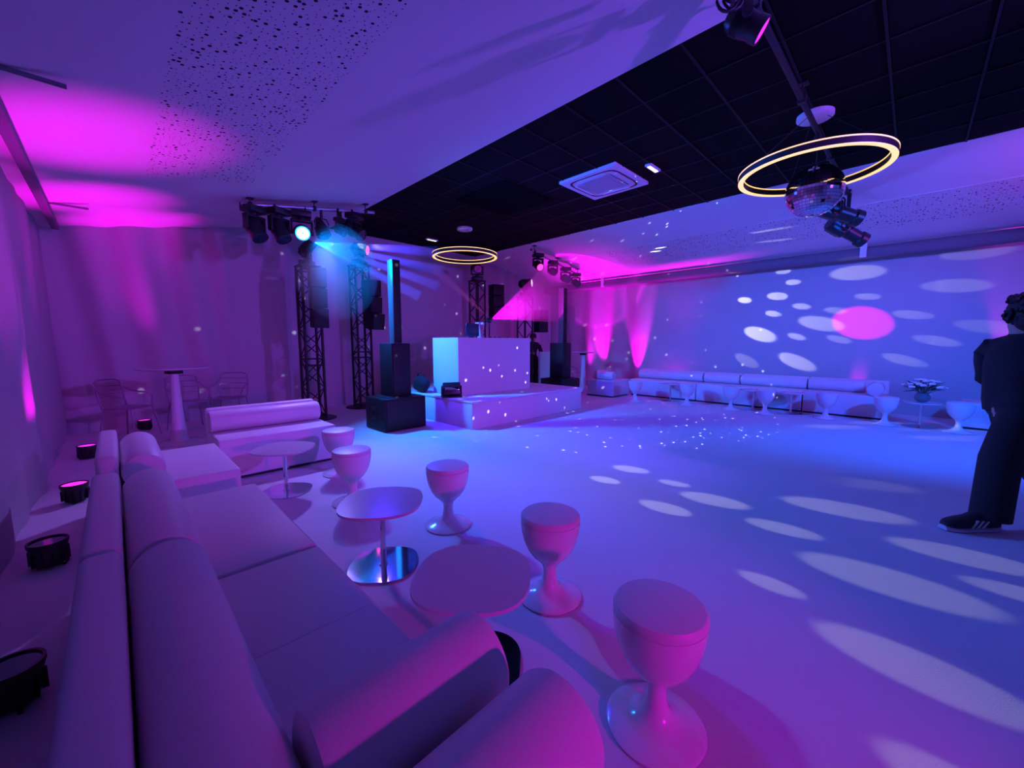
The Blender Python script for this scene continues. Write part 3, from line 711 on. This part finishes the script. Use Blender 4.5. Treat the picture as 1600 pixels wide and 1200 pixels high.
truss('black lattice tower straight behind the booth', (7.05, 8.40, 0), 3.02)
truss('black lattice tower right of the booth', (8.10, 7.62, 0), 2.62)
moving_head('moving head with a pink lens on top of the second lattice tower', (3.80, 8.35, 3.336), (10.8, .8, 1.79), hang=False, s=.92, lens=M_LENS_PINK)
moving_head('moving head on the tower behind the booth, under the far ring lamp', (7.05, 8.40, 3.376), (6.6, 7.6, 3.0), hang=False, s=.92)
moving_head('moving head with a white glint on top of the right lattice tower', (8.10, 7.62, 2.986), (8.5, 6.9, 3.02), hang=False, s=.95, lens=M_LENS_WHITE)
moving_head('dark moving head on top of the left lattice tower', (2.54, 7.68, 3.033), (2.9, 7.4, 3.6), hang=False, s=.80)
# desk head stands on a short pole
dh = thing('desk_beam_light', 'small lamp on a pole above the booth desk throwing a magenta beam', 'stage light', (DESK.x, DESK.y, ZD))
hz = DESK.z - ZD
B().rod((0, 0, 0), (0, 0, hz - .05), .014, 12).lathe([(0, 0), (.09, 0), (.09, .012), (0, .02)], 24).obj('pole', M_BLACK, dh)
d = Vector((2.9, .45, .85)).normalized(); M = Matrix.Translation((0, 0, hz)) @ d.to_track_quat('Z', 'Y').to_matrix().to_4x4()
hd = B().lathe([(0, -.09), (.035, -.085), (.042, -.04), (.042, .035), (.034, .04), (0, .036)], 20, M).obj('lamp_head', M_BPLAST, dh)
B().lathe([(0, .043), (.032, .043), (.032, .037), (0, .037)], 20, M).obj('lens', mat('lit_pinkwhite', (1, .8, 1), .3, emit=(1, .55, .95), estr=5), hd)
B().box((0, 0, hz - .055), (.03, .11, .02), bev=.004).obj('yoke', M_BLACK, dh)

def hung_speaker(label, loc, size, rz, tilt=0.0, led=False):
    t = thing('truss_speaker', label, 'speaker', loc, rz, 'black speakers hung on the towers')
    w, d_, h = size; n = max(2, int(h / .26)); hh = h / n
    for k in range(n):
        M = Matrix.Translation((0, -.05 * (k / max(1, n - 1)) ** 2 * tilt, -hh * (k + .5))) @ Matrix.Rotation(tilt * .12 * k / n, 4, 'X')
        c = B().box(M.to_translation(), (w, d_, hh - .012), M.to_3x3().to_4x4(), bev=.012).obj('cabinet', M_CAB, t)
        B().box(M @ Vector((0, -d_ / 2 - .004, 0)), (w - .03, .012, hh - .04), M.to_3x3().to_4x4(), bev=.004).obj('grille', M_GRILLE, c)
    B().box((0, d_ / 2 + .03, -.10), (.06, .10, .08), bev=.006).obj('mount', M_BLACK, t)
    B().box((0, d_ / 2 + .03, -h + .10), (.06, .10, .08), bev=.006).obj('mount', M_BLACK, t)
    if led:
        for k in range(4): B().ball((w / 2 + .004, -d_ * .40, -h + .06 + .05 * k), .014, 8, 5).obj('indicator_light', M_LENS_MAG, t)
    return t
hung_speaker('tall black line-array speaker on the left lattice tower', (2.56, 7.30, 2.66), (.26, .24, 1.02), R(-8), .8)
hung_speaker('black line-array speaker with magenta lights on the second lattice tower', (3.84, 7.94, 2.66), (.28, .28, 1.00), R(10), 1.6, True)
hung_speaker('black speaker on the tower behind the booth', (7.36, 7.98, 2.92), (.34, .26, .88), R(-10))
hung_speaker('black speaker on the tower right of the booth', (8.42, 7.32, 2.28), (.32, .26, .62), R(-10))

# ------------------------------------------------------------------ column PA systems
def column_pa(label_s, label_m, label_c, x0, y0, flip=1):
    t = thing('subwoofer', label_s, 'speaker', (x0, y0, 0), 0, 'column loudspeaker stacks')
    B().box((.365, .325, .265), (.73, .65, .51), bev=.012).obj('cabinet', M_CAB, t)
    B().box((.365, -.003, .265), (.66, .012, .44), bev=.004).obj('grille', M_GRILLE, t)
    for xx in (-.003, .733):
        for z in (.20, .34): B().box((xx, .34, z), (.012, .16, .06), bev=.005).obj('handle', M_BLACK, t)
    for xx in (.05, .68):
        for yy in (.05, .60): B().rod((xx, yy, 0), (xx, yy, .02), .025, 12).obj('foot', M_BLACK, t)
    B().box((.365, .34, .525), (.50, .44, .012), bev=.003).obj('top_tray', M_BLACK, t)
    t2 = thing('bass_cabinet', label_m, 'speaker', (x0 + .22, y0 + .14, .531), 0, 'column loudspeaker stacks')
    B().box((.165, .20, .425), (.33, .40, .85), bev=.008).obj('cabinet', M_CAB, t2)
    B().box((.165, -.003, .425), (.29, .012, .80), bev=.004).obj('grille', M_GRILLE, t2)
    t3 = thing('column_speaker', label_c, 'speaker', (x0 + .30, y0 + .20, 1.381), 0, 'column loudspeaker stacks')
    B().box((.075, .08, .655), (.14, .15, 1.31), bev=.006).obj('cabinet', M_COLUMN, t3)
    B().box((.075, .002, .655), (.13, .012, 1.29), bev=.003).obj('grille', M_GRILLE, t3)
column_pa('large black subwoofer left of the stage', 'black bass cabinet on the left subwoofer', 'slim tall column speaker left of the booth', 2.87, 5.64)
column_pa('large black subwoofer right of the stage', 'black bass cabinet on the right subwoofer', 'slim tall column speaker right of the booth', 7.42, 5.80)

# floor floods and bag on the stage
def flood(label, loc, rz):
    t = thing('flood_light', label, 'stage light', loc, rz, 'black flood lights on the stage')
    M = Matrix.Rotation(-.35, 4, 'X')
    B().box((0, 0, .14), (.30, .14, .22), M, bev=.02).obj('housing', M_BPLAST, t)
    B().box(M @ Vector((0, -.08, .05)) + Vector((0, -.02, .08)), (.24, .012, .05), M, bev=.004).obj('reflector_strip', M_CHROME, t)
    for q in (-1, 1): B().box((q * .165, 0, .10), (.02, .08, .20), bev=.006).obj('bracket', M_BLACK, t)
    B().box((0, .02, .010), (.35, .20, .02), bev=.005).obj('foot', M_BLACK, t)
    return t
fl = flood('black flood light on the left front corner of the stage', (4.10, 5.60, .45), -.5)
dup(fl, (6.72, 6.4, .45), .5, 'black flood light on the stage right of the booth')
bg = thing('equipment_bag', 'slumped black equipment bag on the stage left of the booth', 'bag', (4.10, 6.55, .45), 0)
b = B(); b.ball((0, 0, .16), .2, 20, 12, (.55, 1.3, .8))
for v in b.bm.verts:
    v.co += Vector((nz1(v.co.y * 6, v.co.z * 5), nz1(v.co.x * 6, v.co.z * 4), nz1(v.co.x * 5, v.co.y * 5))) * .03; v.co.z = max(0.001, v.co.z)
b.obj('body', M_CLOTH, bg); B().tube([(-.02, -.12, .30), (0, -.08, .36), (0, .08, .36), (-.02, .12, .30)], .012, 6).obj('strap', M_BLACK, bg)

# right rear counter
ct = thing('white_counter', 'white box counter in front of the person behind the right speakers', 'counter', (8.62, 7.06, 0), 0)
B().box((0, .22, .56), (.05, .56, 1.12), bev=.004).obj('front_panel', M_BOOTH, ct, False); B().box((.30, .22, 1.10), (.62, .56, .04), bev=.004).obj('counter_top', M_BOOTH, ct, False)
B().box((.30, -.05, .54), (.56, .03, 1.08), bev=.004).obj('side_panel', M_BOOTH, ct, False)

# ------------------------------------------------------------------ people
def skin_body(name, joints, edges, parent, paint, root=0, sub=2):
    me = bpy.data.meshes.new(name); me.from_pydata([j[0] for j in joints], edges, []); me.update()
    o = bpy.data.objects.new(name, me); COL.objects.link(o)
    md = o.modifiers.new('skin', 'SKIN'); md.use_smooth_shade = True
    for v, j in zip(me.skin_vertices[0].data, joints):
        r = j[1]; v.radius = (r, r) if not isinstance(r, tuple) else r
    me.skin_vertices[0].data[root].use_root = True
    s2 = o.modifiers.new('sub', 'SUBSURF'); s2.levels = sub; s2.render_levels = sub
    dg = bpy.context.evaluated_depsgraph_get(); dg.update()
    nm = bpy.data.meshes.new_from_object(o.evaluated_get(dg)); o.modifiers.clear(); o.data = nm; nm.name = name
    nm.materials.clear()
    for m in (M_CLOTH, M_SKIN): nm.materials.append(m)
    for p in nm.polygons:
        p.use_smooth = True; p.material_index = paint(p.center)
    o.parent = parent
    return o
def figure(parent, J, facing_neg_x=True, extra=None):
    """J: dict of joint positions in the person's frame (x = forward, y = left, z up)"""
    joints, idx, edges = [], {}, []
    def add(n, p, r, par_=None):
        idx[n] = len(joints); joints.append((Vector(p), r))
        if par_ is not None: edges.append((idx[par_], idx[n]))
    add('pelvis', J['pelvis'], (.15, .12))
    add('waist', J['waist'], (.15, .12), 'pelvis'); add('chest', J['chest'], (.185, .135), 'waist'); add('upper', J['upper'], (.15, .11), 'chest')
    add('neck', J['neck'], .055, 'upper'); add('jaw', J['jaw'], .065, 'neck'); add('skull', J['skull'], (.082, .095), 'jaw'); add('crown', J['crown'], .07, 'skull')
    for s_ in 'LR':
        add('sh' + s_, J['sh' + s_], .075, 'upper'); add('el' + s_, J['el' + s_], .058, 'sh' + s_); add('wr' + s_, J['wr' + s_], .036, 'el' + s_)
        w = Vector(J['wr' + s_]); dr = (w - Vector(J['el' + s_])).normalized(); fw = Vector((1, 0, 0)); side = dr.cross(Vector((0, 1, 0))).normalized()
        pm = w + dr * .07; add('palm' + s_, pm, (.040, .024), 'wr' + s_)
        for k, (off, ln) in enumerate(((.030, .070), (.011, .080), (-.009, .076), (-.028, .060))):
            a = pm + side * off + dr * .03; b_ = a + dr * ln * .5 + Vector((.006, 0, 0)); c = b_ + dr * ln * .4 + Vector((.018, 0, 0))
            add('f%s%da' % (s_, k), a, .010, 'palm' + s_); add('f%s%db' % (s_, k), b_, .009, 'f%s%da' % (s_, k)); add('f%s%dc' % (s_, k), c, .008, 'f%s%db' % (s_, k))
        th = w + dr * .03 + side * .035; add('t%sa' % s_, th, .012, 'palm' + s_); add('t%sb' % s_, th + dr * .04 + side * .02, .010, 't%sa' % s_)
        add('hip' + s_, J['hip' + s_], .105, 'pelvis'); add('th' + s_, J['th' + s_], .095, 'hip' + s_); add('kn' + s_, J['kn' + s_], .072, 'th' + s_)
        add('ca' + s_, J['ca' + s_], .070, 'kn' + s_); add('an' + s_, J['an' + s_], .060, 'ca' + s_)
    nz_ = J['neck'][2]; hands = [Vector(J['wrL']), Vector(J['wrR'])]
    def paint(c):
        if c.z > nz_ + .01: return 1
        for h_, e_ in ((J['wrL'], J['elL']), (J['wrR'], J['elR'])):
            d_ = (Vector(h_) - Vector(e_)).normalized()
            if (c - Vector(h_)).dot(d_) > 0 and (c - Vector(h_)).length < .26: return 1
        return 0
    return skin_body('body', joints, edges, parent, paint)
def head_parts(parent, J, curly=True, turn=0.0):
    c = Vector(J['skull']); RT = Matrix.Rotation(turn, 3, 'Z')
    def Q(x, y, z): return c + RT @ Vector((x, y, z))
    R4 = RT.to_4x4()
    B().ball(Q(.098, 0, -.035), .016, 10, 8, (1, .8, 1.5), R4).obj('nose', M_SKIN, parent)
    for s_ in (-1, 1):
        B().ball(Q(-.005, s_ * .083, -.02), .026, 10, 8, (.7, .35, 1.2), R4).obj('ear', M_SKIN, parent)
        B().ball(Q(.083, s_ * .032, -.005), .012, 10, 8).obj('eye', M_LENS_OFF, parent)
    B().ball(Q(.078, 0, -.085), .02, 10, 6, (.5, 1.1, .3), R4).obj('mouth', mat('lip', (.30, .13, .12), .5, 0, .05, 30), parent)
    b = B(); rg = random.Random(5); h0 = Q(-.022, 0, .035)
    b.ball(h0, .105, 20, 14, (1.05, .95, 1.0), R4)
    if curly:
        b.ball(Q(-.05, 0, -.02), .095, 16, 12, (.9, 1.0, 1.15), R4)
        for k in range(330):
            d_ = Vector((rg.uniform(-1, 1), rg.uniform(-1, 1), rg.uniform(-.95, 1))).normalized()
            if d_.x > .30 and d_.z < .45: continue
            b.ball(h0 + RT @ (d_ * rg.uniform(.100, .128)), rg.uniform(.013, .022), 7, 5)
    b.obj('hair', M_HAIR, parent)
# walking person at the right edge: faces image-left
FA = math.atan2(.706, -.708)
pw = thing('person', 'person in black walking left across the dance floor', 'person', (4.71, -.51, 0), FA)
# person frame: x forward (image left), y left hand side (away from the camera side is -y)
J = dict(pelvis=(-.03, 0, .93), waist=(-.04, 0, 1.06), chest=(-.08, 0, 1.24), upper=(-.08, 0, 1.38), neck=(-.065, 0, 1.45), jaw=(-.045, 0, 1.515), skull=(-.06, 0, 1.60), crown=(-.075, 0, 1.66),
         shL=(-.07, .19, 1.36), elL=(.04, .25, 1.10), wrL=(.03, .22, .86), shR=(-.07, -.19, 1.36), elR=(-.14, -.24, 1.12), wrR=(-.30, -.16, .96),
         hipL=(.0, .10, .87), thL=(.04, .10, .74), knL=(.10, .10, .54), caL=(.105, .10, .36), anL=(.12, .10, .12),
         hipR=(-.14, -.08, .87), thR=(-.22, -.10, .73), knR=(-.30, -.10, .53), caR=(-.45, -.10, .40), anR=(-.62, -.10, .26))
figure(pw, J); head_parts(pw, J, True, -1.7)
def trouser(parent, hip, kn, an, r0, r1, r2):
    B().tube([Vector(hip) + Vector((-.04, -.03 * (1 if hip[1] > 0 else -1), .10)), Vector(hip), (Vector(hip) + Vector(kn)) / 2, Vector(kn), (Vector(kn) + Vector(an)) / 2, Vector(an) + Vector((0, 0, -.03))], [r0 * .8, r0, (r0 + r1) / 2, r1, (r1 + r2) / 2, r2], 20).obj('trouser_leg', M_CLOTH, parent)
trouser(pw, J['hipL'], J['knL'], J['anL'], .112, .110, .110); trouser(pw, J['hipR'], J['knR'], J['anR'], .112, .108, .102)
b = B(); b.lathe([(.165, .0), (.178, .08), (.185, .22), (.19, .36), (.18, .44), (.15, .50), (.10, .55), (.068, .585)], 32, Matrix.Translation((-.075, 0, .88)) @ Matrix.Diagonal((.84, .98, 1, 1))).obj('jacket', M_CLOTH, pw)
for sh, el, wr in (('shL', 'elL', 'wrL'), ('shR', 'elR', 'wrR')):
    B().tube([Vector(J[sh]) * .55 + Vector(J['upper']) * .45 + Vector((0, 0, .03)), Vector(J[sh]) * .85 + Vector(J['upper']) * .15 + Vector((0, 0, .01)), Vector(J[sh]) + Vector((0, 0, -.05)), (Vector(J[sh]) + Vector(J[el])) / 2, J[el], (Vector(J[el]) + Vector(J[wr])) / 2, J[wr]], [.03, .075, .085, .083, .074, .064, .054], 18).obj('sleeve', M_CLOTH, pw)
def shoe(parent, ankle, pitch, stripes=True, sc=1.0):
    M = Matrix.Translation(ankle) @ Matrix.Rotation(pitch, 4, 'Y') @ Matrix.Scale(sc, 4)
    secs = [(-.085, .030, .085), (-.05, .040, .105), (0, .042, .110), (.05, .042, .085), (.10, .046, .062), (.16, .050, .050), (.20, .044, .042), (.235, .022, .028)]
    def shell(z0, fz, grow=0.0):
        b = B(); rings = []
        for x, w, h in secs:
            ww = w + grow; zt = fz(x, h)
            rings.append([b.bm.verts.new(M @ Vector((x + (grow if x > .2 else -grow if x < -.07 else 0), ww * q, z))) for q, z in ((-1, z0), (1, z0), (1, z0 + (zt - z0) * .55), (.55, zt), (-.55, zt), (-1, z0 + (zt - z0) * .55))])
        for a, c in zip(rings[:-1], rings[1:]):
            for k in range(6): b.bm.faces.new((a[k], a[(k + 1) % 6], c[(k + 1) % 6], c[k]))
        b.bm.faces.new(rings[0]); b.bm.faces.new(rings[-1])
        return b
    up = shell(-.075, lambda x, h: -.078 + h).obj('shoe', M_SHOE, parent, ang=60)
    shell(-.100, lambda x, h: -.074, .004).obj('sole', M_SOLE, up, ang=30)
    shell(-.104, lambda x, h: -.0995, .002).obj('outsole', M_SHOE, up, ang=30)
    if stripes:
        for sy in (-1, 1):
            for k in range(3):
                x = .022 + .034 * k
                p = [(x + .014, -.074), (x + .028, -.074), (x - .006, -.030), (x - .020, -.030)]
                b = B(); vs = [b.bm.verts.new(M @ Vector((px_, sy * (.0475 - .002 * (pz + .074) / .04 + .0015 * k), pz))) for px_, pz in p]; ve = [b.bm.verts.new(M @ Vector((px_, sy * (.038), pz))) for px_, pz in p]
                b.bm.faces.new(vs); b.bm.faces.new(ve)
                for i in range(4): b.bm.faces.new((vs[i], ve[i], ve[(i + 1) % 4], vs[(i + 1) % 4]))
                b.obj('side_stripe', M_SOLE, up, False)
shoe(pw, (.175, .10, .128), 0.0, True, 1.22); shoe(pw, (-.64, -.10, .215), .75, True, 1.22)
# person behind the right-hand speakers
p2 = thing('person', 'person in dark clothes standing behind the right speaker stack, head bowed', 'person', (8.92, 8.08, 0), R(-120))
J2 = dict(pelvis=(0, 0, .90), waist=(0, 0, 1.02), chest=(.02, 0, 1.20), upper=(.03, 0, 1.33), neck=(.05, 0, 1.40), jaw=(.08, 0, 1.455), skull=(.085, 0, 1.54), crown=(.075, 0, 1.60),
          shL=(.03, .19, 1.32), elL=(.10, .25, 1.08), wrL=(.30, .15, 1.08), shR=(.03, -.19, 1.32), elR=(.10, -.25, 1.08), wrR=(.30, -.15, 1.08),
          hipL=(0, .10, .85), thL=(0, .10, .70), knL=(.02, .10, .48), caL=(0, .10, .34), anL=(-.01, .10, .09),
          hipR=(0, -.10, .85), thR=(0, -.10, .70), knR=(.02, -.10, .48), caR=(0, -.10, .34), anR=(-.01, -.10, .09))
figure(p2, J2); head_parts(p2, J2, False)
trouser(p2, J2['hipL'], J2['knL'], J2['anL'], .12, .10, .09); trouser(p2, J2['hipR'], J2['knR'], J2['anR'], .12, .10, .09)
shoe(p2, (0, .10, .105), 0, False); shoe(p2, (0, -.10, .105), 0, False)

# ------------------------------------------------------------------ unseen rear rig: stage and right-end heads and stand are added fill
RB0, RB1 = Vector((3.6, -2.75, 3.62)), Vector((7.44, -2.75, 3.62))
hung_bar('lighting bar hung from the black ceiling behind the viewer', RB0, RB1, (.05, .5, .95), M_TRUSS)
moving_head('added fill moving head aimed at the stage on the bar behind the viewer', (4.4, -2.75, 3.24), (3.4, 8.6, 1.6), clampto=3.62, s=.8, lens=M_LENS_PURP)
moving_head('moving head aimed at the right-hand sofas on the bar behind the viewer', (5.45, -2.75, 3.24), (9.7, 1.9, .4), clampto=3.62, s=.8, lens=M_LENS_BLUE)
moving_head('added fill moving head at the right end of the bar behind the viewer', (7.2, -2.75, 3.24), (4.5, 2.5, .5), clampto=3.62, s=.8, lens=M_LENS_PURP)
ls2 = thing('added_fill_stand', 'added black stand with a magenta fill flood, unseen behind the viewer', 'stage light', (1.0, -3.05, 0))  # invented stand that carries the rear magenta fill
B().rod((0, 0, .02), (0, 0, 1.20), .018, 10).obj('pole', M_BLACK, ls2)
for k in range(3):
    a = k * 2 * PI / 3 + .4; B().rod((0, 0, .40), (.38 * math.cos(a), .38 * math.sin(a), .012), .012, 8).obj('leg', M_BLACK, ls2)
B().box((0, 0, 1.30), (.26, .14, .20), bev=.02).obj('flood_housing', M_BPLAST, ls2); B().box((0, .072, 1.30), (.22, .008, .16)).obj('lens', M_LENS_MAG, ls2)

# ------------------------------------------------------------------ haze: smoke volumes cut to the shape of the light beams
def haze_mat(name, dens, color=(1, 1, 1)):
    m = bpy.data.materials.new(name); m.use_nodes = True; nt = m.node_tree; nt.nodes.remove(nt.nodes['Principled BSDF'])
    v = nt.nodes.new('ShaderNodeVolumeScatter'); v.inputs['Density'].default_value = dens; v.inputs['Color'].default_value = (*color, 1); v.inputs['Anisotropy'].default_value = .2
    nt.links.new(v.outputs[0], nt.nodes['Material Output'].inputs['Volume'])
    return m
def haze_cone(label, p, q, r0, r1, m):
    o = B().rod(p, q, r0, 32, r1).obj('haze', m); return tag(o, label, 'haze', 'stage haze', 'stuff')
A = DESK + Vector((.12, .015, .03)); haze_cone('pink-lit haze fanning from the booth desk lamp', A, A + Vector((2.9, .45, .85)) * 1.0, .02, .86, haze_mat('haze_dense', .5))
A = DESK + Vector((-.05, .03, .08)); haze_cone('thin pink haze streak rising left from the booth desk lamp', A, A + Vector((-.9, .6, .95)), .012, .10, haze_mat('haze_streak', .30))
mt2 = haze_mat('haze_thin', .05)
A = WASH + Vector((.05, -.28, -.16))
o = B().ball(WASH + Vector((.22, -.62, -.62)), .62, 32, 20, (1, .7, 1.15)).obj('haze', mt2); tag(o, 'blue-lit haze cloud around the bright lamp', 'haze', 'stage haze', 'stuff')
mr = haze_mat('haze_ray', .35)  # light rays shaped as denser cones of haze
for k, (dv, l) in enumerate((((2.0, -.3, .12), 'topmost blue haze ray right of the bright lamp'), ((2.1, -.3, -.20), 'second blue haze ray right of the bright lamp'),
                             ((2.0, -.3, -.48), 'third blue haze ray right of the bright lamp'), ((1.6, -.3, -.70), 'lowest blue haze ray right of the bright lamp'))):
    haze_cone(l, A, A + Vector(dv), .012, .10, mr)
spot('ray_light', A + Vector((-.06, .02, .015)), A + Vector((2.0, -.3, -.25)), 36, (0.1, 0.50, 1.0), 52, .5, .01)  # extra lamp added to light the haze rays, no fixture of its own
